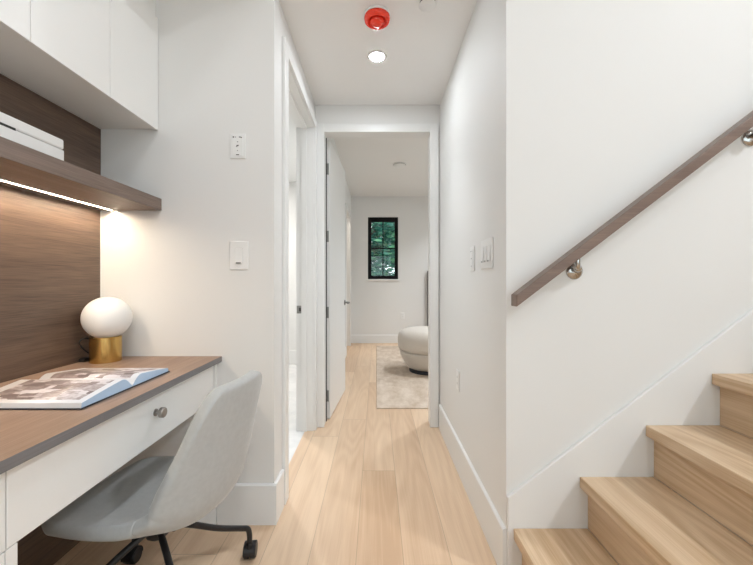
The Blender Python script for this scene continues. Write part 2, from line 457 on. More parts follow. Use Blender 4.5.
# end doorway: jamb lining and casing
JX0, JX1, JZ = -0.405, 0.415, 2.266
struct('trim_1', boxes((-0.425, JX0, YD - 0.002, 2.927, 0, JZ), (JX1, 0.425, YD - 0.002, 2.927, 0, JZ), (-0.425, 0.425, YD - 0.002, 2.927, JZ, 2.282)), 'trim', 'jamb lining of the end doorway')
struct('trim_2', boxes((JX0 - CW + 0.004, JX0 + 0.004, YD - CT, YD, 0, 2.326), (JX1 - 0.006, JX1 - 0.006 + CW, YD - CT, YD, 0, 2.326), (JX0 + 0.004, JX1 - 0.006, YD - CT, YD, 2.262, 2.326)), 'trim', 'flat casing around the end doorway', bevel=0.003)
struct('gap_shadow_strip', boxes((JX0, JX0 + 0.007, 2.917, 2.927, 0, JZ)), 'slot', 'dark strip standing for the shadow gap on the hinge side of the end doorway')  # dark strip paints the shadow gap between jamb and leaf
# side doorway (left of hall)
struct('trim_3', boxes((-0.60, XL + 0.001, 1.878, 1.892, 0, 2.27), (-0.60, XL + 0.001, 2.728, 2.742, 0, 2.27), (-0.60, XL + 0.001, 1.878, 2.742, 2.268, 2.282)), 'trim', 'jamb lining of the left side doorway')
struct('trim_4', boxes((XL, XL + CT, 1.818, 1.886, 0, 2.34), (XL, XL + CT, 2.734, 2.792, 0, 2.34), (XL, XL + CT, 1.886, 2.734, 2.274, 2.34)), 'trim', 'flat casing around the left side doorway', bevel=0.003)
# door stop strips of the side doorway
struct('trim_5', boxes((-0.560, -0.520, 2.716, 2.728, 0, 2.268), (-0.560, -0.520, 1.892, 1.904, 0, 2.268), (-0.560, -0.520, 1.904, 2.716, 2.256, 2.268)), 'trim')
# closet doorway in the bedroom
struct('trim_6', boxes((-0.468, -0.452, 5.49, 5.555, 0, 2.31), (-0.468, -0.452, 6.395, 6.46, 0, 2.31), (-0.468, -0.452, 5.555, 6.395, 2.245, 2.31)), 'trim', bevel=0.003)
# stair skirt board
sl = 0.762
bm = bmesh.new(); x0, x1 = 0.4885, 3.2; z0 = 0.312
prism(bm, [(x0, 0), (x1, 0), (x1, z0 + sl * (x1 - x0)), (x0, z0)], 1, YS - 0.015, YS)
struct('trim_7', bm, 'trim', 'white skirt board rising along the stairs', bevel=0.003)
# filler above wall cabinets
struct('trim_8', boxes((-1.29, -1.018, 0.2, YA, 2.325, HC)), 'cab')

# window 1 : small black bedroom window
wn = thing('window_1', 'small black framed window of four panes in the far bedroom wall', 'window', ((WX0 + WX1) / 2, 6.74, WZ0)); del wn['category']; wn['kind'] = 'structure'
hw = (WX1 - WX0) / 2; hh = WZ1 - WZ0
fb = 0.062
obj('window_frame', boxes((-hw, -hw + fb, 0, 0.07, 0, hh), (hw - fb, hw, 0, 0.07, 0, hh), (-hw + fb, hw - fb, 0, 0.07, 0, fb), (-hw + fb, hw - fb, 0, 0.07, hh - fb - 0.02, hh)), 'matblack', wn, bevel=0.003)
zm = hh * 0.50
obj('muntin', boxes((-0.009, 0.009, 0.02, 0.05, fb, hh - fb), (-hw + fb, -0.009, 0.02, 0.05, zm - 0.009, zm + 0.009), (0.009, hw - fb, 0.02, 0.05, zm - 0.009, zm + 0.009)), 'matblack', wn)
obj('pane', boxes((-hw + fb, hw - fb, 0.033, 0.037, fb, hh - fb - 0.02)), 'glass', wn)
obj('window_sill', boxes((-hw - 0.025, hw + 0.025, -0.065, 0.0, -0.028, 0.0)), 'trim', wn, bevel=0.004)

# door 1 : open white door of the bedroom
dv = Vector((0.055, 0.80, 0)); ang = math.atan2(-0.055, 0.80)
door = thing('door_1', 'white door standing open into the bedroom', 'door', (-0.376, 2.952, 0.008), ang); del door['category']; door['kind'] = 'structure'
obj('door_leaf', boxes((-0.036, 0, 0, 0.805, 0, 2.248)), 'trim', door, bevel=0.002)
hd = bmesh.new()
mt = Matrix.Translation((0, 0.745, 0.90)) @ Matrix.Rotation(PI / 2, 4, 'Y')
lathe(hd, [(0, 0), (0.026, 0), (0.026, 0.007), (0.022, 0.010), (0.010, 0.010), (0.010, 0.042), (0, 0.042)], 20, mt)
tube(hd, smooth_path([(0.040, 0.745, 0.90), (0.050, 0.735, 0.90), (0.052, 0.70, 0.90), (0.052, 0.63, 0.90)], 5), 0.0085, 10)
obj('door_handle', hd, 'hinge', door, smooth=True)
hd = bmesh.new()
mt = Matrix.Translation((-0.036, 0.745, 0.90)) @ Matrix.Rotation(-PI / 2, 4, 'Y')
lathe(hd, [(0, 0), (0.026, 0), (0.026, 0.007), (0.010, 0.010), (0.010, 0.042), (0, 0.042)], 20, mt)
tube(hd, smooth_path([(-0.076, 0.745, 0.90), (-0.086, 0.735, 0.90), (-0.088, 0.63, 0.90)], 5), 0.0085, 10)
obj('door_handle', hd, 'hinge', door, smooth=True)
for hz in (2.02, 1.475, 0.86, 0.185):
    bm = bmesh.new()
    box(bm, -0.0350, -0.010, -0.0025, 0, hz - 0.045, hz + 0.045)
    lathe(bm, [(0, -0.045), (0.006, -0.045), (0.006, 0.045), (0, 0.045)], 12, Matrix.Translation((-0.034, -0.008, hz)))
    obj('hinge', bm, 'hinge', door)
# unseen big windows added to let in daylight: behind the camera, bedroom right, bathroom left
def fill_window(name, axis, fixed, a0, a1, z0, z1, n):
    w = thing(name, 'unseen wide window added for daylight', 'window', (0, 0, 0)); del w['category']; w['kind'] = 'structure'
    bs = []; t = 0.05; d0, d1 = fixed - 0.03, fixed + 0.03
    def bx(p, q, zz0, zz1): bs.append((p, q, d0, d1, zz0, zz1) if axis == 0 else (d0, d1, p, q, zz0, zz1))
    bx(a0, a1, z0, z0 + t); bx(a0, a1, z1 - t, z1)
    for i in range(n + 1):
        c = a0 + t / 2 + (a1 - a0 - t) * i / n
        bx(c - t / 2, c + t / 2, z0 + t, z1 - t)
    obj('window_frame', boxes(*bs), 'black', w)
    g = (a0 + t, a1 - t, fixed - 0.003, fixed + 0.003, z0 + t, z1 - t) if axis == 0 else (fixed - 0.003, fixed + 0.003, a0 + t, a1 - t, z0 + t, z1 - t)
    obj('pane', boxes(g), 'glass', w)
fill_window('fill_window_2', 0, -2.75, -0.9, 3.2, 0.35, 2.35, 3)
fill_window('fill_window_3', 1, 3.35, 3.5, 6.1, 0.5, 2.4, 2)
fill_window('fill_window_4', 1, -2.75, 2.3, 4.3, 0.9, 2.2, 2)

# strike plate in the side doorway jamb (part of the fixed trim)
st = thing('strike_plate', 'small steel strike plate on the far jamb of the left doorway', 'strike plate', (-0.575, 2.716, 1.0))
st.location = (-0.576, 2.728, 0.908)
bm = bmesh.new()
box(bm, -0.020, 0.020, -0.002, 0, -0.029, 0.029)
obj('plate', bm, 'hinge', st, bevel=0.001)
obj('hole', boxes((-0.002, 0.012, -0.0026, -0.0018, -0.014, 0.014)), 'slot', st)

# ================================================================== LAMPS
def downlight(name_label, loc, r, e, col=NEUT, beam=0, spread=120):
    t = thing('downlight', name_label, 'ceiling light', loc)
    bm = bmesh.new()
    lathe(bm, [(r, 0), (r + 0.016, 0), (r + 0.014, -0.005), (r, -0.006), (r - 0.002, -0.002), (r, 0)], 40)
    obj('trim_ring', bm, 'plate', t, smooth=True)
    mname = 'lens %.0f %.2f' % (e, col[2])
    if mname not in M: M[mname] = emit(mname, col, e)
    bm = bmesh.new()
    lathe(bm, [(0, -0.004), (r - 0.001, -0.004), (r - 0.001, -0.001), (0, -0.001)], 40)
    obj('lens', bm, mname, t)
    if beam:
        ld = bpy.data.lights.new('beam', 'AREA'); ld.shape = 'DISK'; ld.size = 2 * r * 0.9
        ld.energy = beam; ld.spread = math.radians(spread); ld.color = col
        lo_ = bpy.data.objects.new('beam', ld); COL.objects.link(lo_); lo_.parent = t; lo_.location = (0, 0, -0.008)
    return t
downlight('round recessed light shining in the hall ceiling', (0.003, 2.205, HC), 0.044, E_HALL, beam=2.2, spread=80)
downlight('recessed light in the ceiling above the desk chair', (-0.62, 0.75, HC), 0.044, E_NOOK)
downlight('unseen fill light added in the ceiling behind the desk', (-0.62, -0.9, HC), 0.044, E_NOOK)  # out-of-view lamp added as fill near the camera
downlight('large ceiling light at the top of the stairwell', (3.1, -0.6, VC), 0.13, E_STAIR)
downlight('unseen fill light added high over the landing', (0.8, -1.3, VC), 0.10, E_ROOM)  # out-of-view lamp added to lift the ambient light
downlight('unseen fill light added in the bedroom ceiling near the door', (1.2, 4.0, BC), 0.12, E_BED / 4, beam=13, spread=125)  # added out of view to brighten the bedroom evenly
downlight('unseen fill light added in the bedroom ceiling near the far wall', (1.6, 5.6, BC), 0.12, E_BED / 4, beam=13, spread=125)  # second added bedroom fill, also out of view
downlight('recessed light in the closet ceiling', (-1.2, 6.0, BC), 0.10, E_CLOSET / 3, (1.0, 0.93, 0.84))
downlight('unseen fill light added in the bathroom ceiling', (-1.5, 3.9, HC), 0.12, E_BATH / 4, (1.0, 0.97, 0.93), beam=5, spread=130)  # out-of-view lamp added to brighten the bathroom through the doorway

# smoke detector with red dust cover
t = thing('smoke_detector', 'white smoke detector under a red dust cover on the hall ceiling', 'smoke detector', (0.003, 1.862, HC))
bm = bmesh.new(); lathe(bm, [(0, 0), (0.066, 0), (0.066, -0.008), (0.062, -0.012), (0, -0.012)], 48); obj('base', bm, 'plate', t, smooth=True)
bm = bmesh.new(); lathe(bm, [(0.058, -0.012), (0.065, -0.014), (0.066, -0.022), (0.063, -0.034), (0.056, -0.040), (0.051, -0.041), (0.048, -0.034), (0.046, -0.026), (0, -0.026)], 48)
cv = obj('dust_cover', bm, 'red', t, smooth=True)
bm = bmesh.new(); lathe(bm, [(0, -0.0262), (0.036, -0.0264), (0.035, -0.040), (0.028, -0.050), (0.016, -0.055), (0, -0.057)], 48); obj('cap', bm, 'red', cv, smooth=True)
bm = bmesh.new(); box(bm, -0.012, 0.012, -0.069, -0.060, -0.034, -0.020); obj('pull_tab', bm, 'red', cv, bevel=0.002)
# concealed sprinkler cover
t = thing('sprinkler_cover', 'flat white disc on the hall ceiling right of the red cover', 'sprinkler cover', (0.250, 1.785, HC))
bm = bmesh.new(); lathe(bm, [(0, -0.009), (0.042, -0.009), (0.043, -0.011), (0.042, -0.0125), (0, -0.013)], 40); obj('cover_disc', bm, 'plate', t, smooth=True)
bm = bmesh.new(); lathe(bm, [(0, 0), (0.039, 0), (0.039, -0.009), (0, -0.009)], 32); obj('cup', bm, 'slot', t)
# ceiling disc in the bedroom
t = thing('smoke_alarm', 'round white smoke alarm on the bedroom ceiling', 'smoke alarm', (0.307, 4.87, BC))
bm = bmesh.new(); lathe(bm, [(0, 0), (0.085, 0), (0.085, -0.012), (0.075, -0.03), (0.055, -0.036), (0, -0.036)], 40); obj('alarm_body', bm, 'plate', t, smooth=True)
bm = bmesh.new(); lathe(bm, [(0.084, -0.012), (0.0862, -0.013), (0.0862, -0.016), (0.083, -0.017)], 40); obj('vent_ring', bm, 'hinge', t, smooth=True)

# ================================================================== WALL PLATES
def plate_thing(name, label, cat, loc, rz, w, h):
    t = thing(name, label, cat, loc, rz)      # local: plate in XZ facing -Y
    obj('plate', boxes((-w / 2, w / 2, -0.006, 0, -h / 2, h / 2)), 'plate', t, bevel=0.003)
    return t
def rocker(t, x, w=0.034, h=0.068):
    obj('rocker_bezel', boxes((x - w / 2 - 0.001, x + w / 2 + 0.001, -0.0064, -0.006, -h / 2 - 0.001, h / 2 + 0.001)), 'cabin', t)
    bm = bmesh.new()
    prism(bm, [(-0.0064, -h / 2), (-0.0064, h / 2), (-0.008, h / 2), (-0.0095, 0.0), (-0.0125, -h / 2)], 0, x - w / 2, x + w / 2)
    rk = obj('rocker', bm, 'plate', t, bevel=0.001)
    obj('indicator_bar', boxes((x - w * 0.32, x + w * 0.32, -0.0125, -0.0120, -h / 2 - 0.0035, -h / 2 + 0.003)), 'hinge', rk)
    return rk
t = plate_thing('light_switch', 'white rocker switch, the lower plate on the alcove wall', 'light switch', (-0.632, YA, 1.234), 0, 0.086, 0.132)
rocker(t, 0)
t = plate_thing('timer_switch', 'small white control plate with black markings above the rocker switch', 'timer switch', (-0.637, YA, 1.737), 0, 0.073, 0.115)
bt = obj('button_pad', boxes((-0.024, 0.024, -0.0085, -0.006, -0.047, 0.047)), 'plate', t, bevel=0.001)
bs = []
for (mx, mz, mw, mh) in ((-0.019, .040, .006, .006), (-.010, .040, .005, .003), (.010, .040, .008, .004), (.017, .038, .005, .005), (0, .018, .005, .003), (0, .001, .010, .005), (-.004, -.004, .006, .003), (0, -.022, .004, .003), (0, -.041, .014, .004)):
    bs.append((mx - mw / 2, mx + mw / 2, -0.0089, -0.0084, mz - mh / 2, mz + mh / 2))
for q in bs: obj('marking', boxes(q), 'slot', bt)
t = plate_thing('light_switch', 'white triple rocker switch plate on the right hall wall', 'light switch', (XR, 1.603, 1.236), PI / 2 * -1, 0.168, 0.130)
t.rotation_euler.z = -PI / 2
for xx in (-0.046, 0, 0.046): rocker(t, xx, 0.030, 0.066)
t = plate_thing('timer_switch', 'narrow white control plate left of the triple switch on the right hall wall', 'timer switch', (XR, 1.842, 1.230), -PI / 2, 0.076, 0.125)
bt = obj('button_pad', boxes((-0.022, 0.022, -0.0085, -0.006, -0.046, 0.046)), 'plate', t, bevel=0.001)
for q in ((-0.015, -0.008, -0.009, -0.0084, 0.034, 0.039), (0.006, 0.013, -0.009, -0.0084, 0.034, 0.038), (-0.005, 0.005, -0.009, -0.0084, -0.002, 0.003), (-0.007, 0.007, -0.009, -0.0084, -0.040, -0.036)): obj('marking', boxes(q), 'hinge', bt)
def outlet(label, loc, rz):
    t = plate_thing('wall_outlet', label, 'outlet', loc, rz, 0.074, 0.118)
    ins = obj('receptacle', boxes((-0.017, 0.017, -0.0078, -0.006, -0.034, 0.034)), 'plate', t, bevel=0.001)
    for z in (-0.018, 0.02):
        for sx in (-0.006, 0.006): obj('socket_slot', boxes((sx - 0.0012, sx + 0.0012, -0.0082, -0.0077, z - 0.004, z + 0.004)), 'slot', ins)
outlet('white outlet plate low on the right hall wall', (XR, 2.168, 0.53), -PI / 2)
outlet('white outlet plate on the far bedroom wall beside the pouf', (0.475, 6.70, 0.50), 0)

# ================================================================== DESK ALCOVE
XP = -1.270     # face of walnut back panel
t = thing('wall_panel', 'walnut veneer panel covering the wall behind the desk', 'wall panel', (-1.28, 0.9, 0))
obj('panel', boxes((-0.010, 0.010, -0.7, YA - 0.9 - 0.001, 0.0, 1.815)), 'walnutshaded', t)
obj('edge_strip', boxes((0.0100, 0.0125, YA - 0.9 - 0.004, YA - 0.9 - 0.001, 0.78, 1.437)), 'trim', t)
# wall cabinets
CF = -1.004
def wall_cabinet(label, y0, y1):
    t = thing('wall_cabinet', label, 'cabinet', (-1.15, (y0 + y1) / 2, 1.817), group='white wall cabinets over the shelf')
    h = (y1 - y0) / 2
    obj('body', boxes((-0.138, CF + 1.15 - 0.020, -h, h, 0, 0.508)), 'cab', t)
    obj('door', boxes((CF + 1.15 - 0.018, CF + 1.15, -h + 0.0012, h - 0.0012, -0.008, 0.506)), 'cab', t, bevel=0.0012)
wall_cabinet('white wall cabinet against the alcove end wall', 1.376, YA - 0.001)
wall_cabinet('white wall cabinet in the middle of the row over the shelf', 1.060, 1.376)
wall_cabinet('white wall cabinet at the left edge of the photo, nearest the camera', 0.744, 1.060)
# shelf with LED strip
t = thing('wall_shelf', 'thick walnut floating shelf lit from beneath over the desk', 'shelf', (-1.13, 0.95, 1.441))
obj('board', boxes((-0.139, 0.141, -0.85, YA - 0.95 - 0.0015, 0, 0.054)), 'walnutshelf', t, bevel=0.0012)
M['led'] = emit('led strip', WARM, E_LED)
obj('led_strip', boxes((-0.077, -0.069, -0.84, YA - 0.95 - 0.02, -0.003, -0.0002)), 'led', t)
obj('led_profile', boxes((-0.080, -0.077, -0.845, YA - 0.95 - 0.01, -0.004, -0.0002), (-0.069, -0.066, -0.845, YA - 0.95 - 0.01, -0.004, -0.0002)), 'steel', t)
# white box on the shelf
t = thing('storage_box', 'low white box with a dark slot in its front on the walnut shelf', 'box', (-1.15, 1.0, 1.4955))
obj('body', boxes((-0.10, 0.10, -0.24, 0.228, 0, 0.058)), 'plate', t, bevel=0.003)
obj('lid', boxes((-0.10, 0.10, -0.24, 0.228, 0.0595, 0.094)), 'plate', t, bevel=0.006, )
obj('slot', boxes((0.0985, 0.1004, -0.12, 0.062, 0.0555, 0.0625)), 'slot', t)
# worktop
ZT = 0.771
DX = -0.712
tag(obj('desk_worktop', boxes((-1.269, DX, 0.15, YA - 0.001, ZT - 0.025, ZT)), ['walnut', 'walnutedge'], bevel=0.0012), 'walnut desk worktop running along the alcove', 'worktop')
o = bpy.data.objects['desk_worktop']
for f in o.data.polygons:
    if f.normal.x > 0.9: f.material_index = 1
# drawer unit (apron with drawer, gable at the wall)
DFX = -0.742
t = thing('drawer_unit', 'white desk drawer unit with a round steel knob', 'drawer unit', (-1.0, 1.2, 0))
obj('carcass', boxes((-0.268, DFX + 1.0 - 0.020, 0.731 - 1.2, YA - 0.018 - 1.2, 0.590, 0.7455)), 'cab', t)
obj('gable', boxes((-0.268, DFX + 1.0 + 0.008, YA - 0.018 - 1.2, YA - 0.0005 - 1.2, 0, 0.7455)), 'cab', t)
dr = obj('drawer', boxes((DFX + 1.0 - 0.019, DFX + 1.0, 0.733 - 1.2, YA - 0.021 - 1.2, 0.574, 0.743)), 'cab', t, bevel=0.0015)
def knob(parent, x, y, z):
    bm = bmesh.new(); mt = Matrix.Translation((x, y, z)) @ Matrix.Rotation(PI / 2, 4, 'Y')
    lathe(bm, [(0, 0), (0.012, 0), (0.012, 0.003), (0.007, 0.004), (0.007, 0.016), (0.0155, 0.017), (0.017, 0.0185), (0.017, 0.029), (0.0155, 0.031), (0, 0.031)], 32, mt)
    obj('knob', bm, 'steel', parent, smooth=True).modifiers.new('es', 'EDGE_SPLIT').split_angle = 0.6
knob(dr, DFX + 1.0, 1.225 - 1.2, 0.674)
# pedestal cabinet
t = thing('pedestal_cabinet', 'white desk pedestal at the left edge with a drawer over a door', 'cabinet', (-1.0, 0.45, 0))
obj('body', boxes((-0.268, DFX + 1.0 - 0.020, -0.29, 0.279, 0.0, 0.7455)), 'cab', t)
obj('side_panel', boxes((DFX + 1.0 - 0.020, DFX + 1.0 - 0.001, 0.2815, 0.306, 0.0, 0.572)), 'cab', t, bevel=0.001)
d2 = obj('drawer', boxes((DFX + 1.0 - 0.019, DFX + 1.0, -0.288, 0.2805, 0.574, 0.743)), 'cab', t, bevel=0.0015)
knob(d2, DFX + 1.0, 0.0, 0.674)
obj('door', boxes((DFX + 1.0 - 0.019, DFX + 1.0, -0.288, 0.279, 0.02, 0.571)), 'cab', t, bevel=0.0015)

# table lamp
t = thing('table_lamp', 'globe table lamp with a brushed brass base on the desk', 'lamp', (-1.167, 1.574, ZT))
bm = bmesh.new(); lathe(bm, [(0, 0), (0.0565, 0), (0.058, 0.0015), (0.058, 0.1055), (0.0565, 0.107), (0.032, 0.107), (0.032, 0.109), (0, 0.109)], 56)
ob = obj('base', bm, 'brass', t, smooth=True); ob.modifiers.new('es', 'EDGE_SPLIT').split_angle = 0.6
bm = bmesh.new(); R = 0.0905; Rz = 0.0905
lathe(bm, [(R * math.sin(a), 0.1875 - Rz * math.cos(a)) for a in [0.30 + (PI - 0.30) * i / 36 for i in range(36)]] + [(0, 0.1875 + Rz)], 56)
obj('globe', bm, 'globe', t, smooth=True).location.x = 0.006
bm = bmesh.new(); tube(bm, smooth_path([(-0.054, 0.015, 0.010), (-0.072, 0.012, 0.025), (-0.088, -0.012, 0.055), (-0.094, -0.025, 0.085), (-0.080, -0.010, 0.100), (-0.066, 0.020, 0.080), (-0.070, 0.030, 0.030), (-0.080, 0.040, 0.0045), (-0.092, 0.075, 0.0045), (-0.094, 0.10, 0.0045)], 8), 0.003, 10)
obj('cord', bm, 'blackplastic', t, smooth=True)
obj('cord_switch', boxes((-0.096, -0.070, -0.030, 0.022, 0.0005, 0.016)), 'blackplastic', t, bevel=0.005)

# open book
t = thing('open_book', 'large open picture book lying on the desk', 'book', (-0.94, 1.178, ZT), 0)
# local: spine along X from -0.155 to 0.15, pages towards -Y and +Y
LX0, LX1 = -0.165, 0.152
PWD = 0.203
obj('cover', boxes((LX0 - 0.004, LX1 + 0.004, -PWD - 0.006, PWD + 0.006, 0.0003, 0.0035)), 'cover', t, bevel=0.001)
def page_curve(s):       # s 0 gutter .. 1 fore edge -> height of top page
    return 0.0042 + 0.003 + 0.036 * (math.sin(min(1, s / 0.22) * PI / 2) if s < 0.22 else 1) * (1 - 0.66 * max(0, (s - 0.22) / 0.78) ** 1.1)
def page_block(sign, mname, k):
    bm = bmesh.new(); n = 30
    uvl = bm.loops.layers.uv.new('UVMap')
    top0, top1, bot0, bot1 = [], [], [], []
    for i in range(n + 1):
        s = i / n; y = sign * (0.0006 + PWD * s * 0.995); z = page_curve(s) * k
        yb = sign * (0.0006 + PWD * s)
        top0.append(bm.verts.new((LX0, y, z))); top1.append(bm.verts.new((LX1, y, z)))
        bot0.append(bm.verts.new((LX0, yb, 0.0037))); bot1.append(bm.verts.new((LX1, yb, 0.0037)))
    for i in range(n):
        f = bm.faces.new((top0[i], top1[i], top1[i + 1], top0[i + 1])); f.material_index = 0; f.smooth = True
        for lp in f.loops:
            lp[uvl].uv = ((lp.vert.co.x - LX0) / (LX1 - LX0), abs(lp.vert.co.y) / PWD)
        f = bm.faces.new((top1[i], bot1[i], bot1[i + 1], top1[i + 1])); f.material_index = 1
        f = bm.faces.new((top0[i], top0[i + 1], bot0[i + 1], bot0[i])); f.material_index = 1
        bm.faces.new((bot0[i], bot0[i + 1], bot1[i + 1], bot1[i])).material_index = 2
    f = bm.faces.new((top0[n], top1[n], bot1[n], bot0[n])); f.material_index = 2
    f = bm.faces.new((top0[0], bot0[0], bot1[0], top1[0])); f.material_index = 2
    pb = obj('page_block', bm, [mname, 'pageedge', 'pages'], t)
    # a few leaves fanned just above the block near the gutter
    return pb
page_block(-1, 'pageA', 0.86); page_block(1, 'pageB', 0.80)

# ================================================================== OFFICE CHAIR
CX, CY = -0.712, 1.232
chair = thing('office_chair', 'grey velvet shell office chair on black castors pushed up to the desk', 'chair', (CX, CY, 0), math.radians(-8))
def interp(tab, u):
    for (a, va), (b, vb) in zip(tab, tab[1:]):
        if u <= b:
            t_ = (u - a) / (b - a); t_ = t_ * t_ * (3 - 2 * t_) if False else t_
            return va + (vb - va) * t_
    return tab[-1][1]
prof = smooth_path([(-0.290, 0, 0.372), (-0.282, 0, 0.396), (-0.235, 0, 0.410), (-0.13, 0, 0.404), (-0.02, 0, 0.392), (0.08, 0, 0.386), (0.150, 0, 0.398), (0.192, 0, 0.438), (0.214, 0, 0.512), (0.231, 0, 0.608), (0.242, 0, 0.700), (0.252, 0, 0.782), (0.254, 0, 0.799)], 6)
# arc-length
acc = [0]
for a, b in zip(prof, prof[1:]): acc.append(acc[-1] + (b - a).length)
TOT = acc[-1]
def P(u):
    s = u * TOT
    for i in range(len(acc) - 1):
        if s <= acc[i + 1] + 1e-9:
            f = (s - acc[i]) / (acc[i + 1] - acc[i]); return prof[i].lerp(prof[i + 1], f)
    return prof[-1]
def Tn(u): return (P(min(1, u + 0.01)) - P(max(0, u - 0.01))).normalized()
WID = [(0, .120), (.02, .160), (.05, .190), (.10, .210), (.2, .222), (.35, .228), (.5, .230), (.6, .230), (.7, .222), (.8, .205), (.87, .193), (.92, .180), (.955, .163), (.98, .141), (1, .105)]
CUP = [(0, -.006), (.1, .002), (.25, .022), (.38, .050), (.48, .085), (.56, .105), (.65, .098), (.75, .074), (.85, .046), (.93, .026), (1, .012)]
def shell_pt(u, v, off):
    p = P(u); tt = Tn(u); n = Vector((-tt.z, 0, tt.x))     # inward: up on the seat, forward on the back
    w = interp(WID, u); c = interp(CUP, u)
    k = abs(v) ** 2.3
    nrm_tilt = Vector((0, -math.copysign(1, v) * (2.3 * abs(v) ** 1.3 * c / max(w, .05)), 0))
    nn = (n + nrm_tilt).normalized()
    return p + Vector((0, v * w * (1 - 0.12 * c / 0.1 * k), 0)) + n * (c * k) - nn * off
def shell_piece(name, u0, u1, thick, mat):
    nu, nv = 30, 24
    bm = bmesh.new()
    A, B = [], []
    for i in range(nu + 1):
        u = u0 + (u1 - u0) * i / nu
        A.append([bm.verts.new(shell_pt(u, -1 + 2 * j / nv, 0)) for j in range(nv + 1)])
        B.append([bm.verts.new(shell_pt(u, (-1 + 2 * j / nv) * 0.985, thick)) for j in range(nv + 1)])
    for i in range(nu):
        for j in range(nv):
            bm.faces.new((A[i][j], A[i][j + 1], A[i + 1][j + 1], A[i + 1][j]))
            bm.faces.new((B[i][j], B[i + 1][j], B[i + 1][j + 1], B[i][j + 1]))
    for i in range(nu):
        bm.faces.new((A[i][0], A[i + 1][0], B[i + 1][0], B[i][0])); bm.faces.new((A[i][nv], B[i][nv], B[i + 1][nv], A[i + 1][nv]))
    for j in range(nv):
        bm.faces.new((A[0][j], B[0][j], B[0][j + 1], A[0][j + 1])); bm.faces.new((A[nu][j], A[nu][j + 1], B[nu][j + 1], B[nu][j]))
    o = obj(name, bm, mat, chair, smooth=True)
    s = o.modifiers.new('sub', 'SUBSURF'); s.levels = 1; s.render_levels = 2
    return o
seat = shell_piece('seat', 0.0, 0.435, 0.042, 'velvet')
back = shell_piece('backrest', 0.425, 1.0, 0.041, 'velvet')
# under-seat mechanism and base, turned on its own
bm = bmesh.new()
box(bm, -0.09, 0.09, -0.075, 0.075, 0.326, 0.340)
o = obj('seat_plate', bm, 'black', chair, bevel=0.004)
bm = bmesh.new(); lathe(bm, [(0, 0.326), (0.026, 0.326), (0.026, 0.310), (0.034, 0.308), (0.034, 0.262), (0.022, 0.252), (0, 0.252)], 28)
obj('column', bm, 'black', chair, smooth=True).location = (-0.026, -0.004, 0)
BASE = (-0.026, -0.004, 0)
for k in range(4):
    a = math.radians(45 + 8 + 90 * k)
    d = Vector((math.cos(a), math.sin(a), 0)); RR = 0.325
    bm = bmesh.new()
    tube(bm, smooth_path([d * 0.02 + Vector((0, 0, 0.287)), d * 0.10 + Vector((0, 0, 0.247)), d * 0.20 + Vector((0, 0, 0.186)), d * (RR - 0.035) + Vector((0, 0, 0.142)), d * (RR - 0.008) + Vector((0, 0, 0.127)), d * RR + Vector((0, 0, 0.100)), d * RR + Vector((0, 0, 0.062))], 6), 0.0105, 14)
    lg = obj('leg', bm, 'black', chair, smooth=True); lg.location = BASE
    # castor: hood and two wheels
    ca = a + [0.9, 2.3, -0.6, 1.6][k]
    mt = Matrix.Translation(d * RR) @ Matrix.Rotation(ca, 4, 'Z') @ Matrix.Translation((0.014, 0, 0.029))
    bm = bmesh.new()
    for sgn in (-1, 1):
        lathe(bm, [(0, 0.004), (0.029, 0.004), (0.029, 0.019), (0.025, 0.024), (0, 0.025)], 24, mt @ Matrix.Rotation(sgn * PI / 2, 4, 'X'))
    ct = obj('castor', bm, 'blackplastic', lg, smooth=True); ct.modifiers.new('es', 'EDGE_SPLIT').split_angle = 0.7
    bm = bmesh.new()
    pts = [(0.033 * math.cos(t_), 0.033 * math.sin(t_)) for t_ in [math.radians(-8 + 196 * i / 14) for i in range(15)]]
    pts = pts + [(0.030 * math.cos(t_), 0.030 * math.sin(t_)) for t_ in [math.radians(188 - 196 * i / 14) for i in range(15)]]
    prism(bm, pts, 1, -0.023, 0.023)
    bmesh.ops.transform(bm, matrix=mt, verts=bm.verts)
    bm2 = bm
    lathe(bm2, [(0, 0.026), (0.013, 0.026), (0.013, 0.070), (0, 0.070)], 18, Matrix.Translation(d * RR))
    obj('castor_hood', bm2, 'blackplastic', lg, bevel=0.002)

# ================================================================== STAIRS
RUN, RISE, Z1 = 0.2450, 0.1915, 0.198
SX = 0.5085
YB, YF = YS - 0.0155, 0.42
sc = thing('staircase', 'light oak stairs rising to the right along the white wall', 'staircase', (SX, 0.9, 0))
for k in range(9):
    zt = Z1 + RISE * k; xn = RUN * k
    back_x = xn + RUN + 0.03
    bm = boxes((xn, back_x, YF - 0.9, YB - 0.9, zt - 0.040, zt))
    obj('tread', bm, 'stairoak', sc, bevel=0.0025, seg=2)
    zb = 0 if k == 0 else zt - RISE
    obj('riser', boxes((xn + 0.031, xn + 0.049, YF - 0.9 + 0.02, YB - 0.9, zb, zt - 0.040)), 'stairoak', sc)
bm = bmesh.new()
zA = Z1 - 0.042
pts = [(0.05, 0), (RUN * 9, 0), (RUN * 9, Z1 + RISE * 8 - 0.041)]
for k in range(8, -1, -1):
    zt = Z1 + RISE * k - 0.041
    pts.append((RUN * k + 0.05, zt))
    if k: pts.append((RUN * k + 0.05, zt - RISE))
# stepped side board on the open side
prism(bm, pts, 1, YF - 0.9 + 0.001, YF - 0.9 + 0.019)
obj('side_board', bm, 'trim', sc)

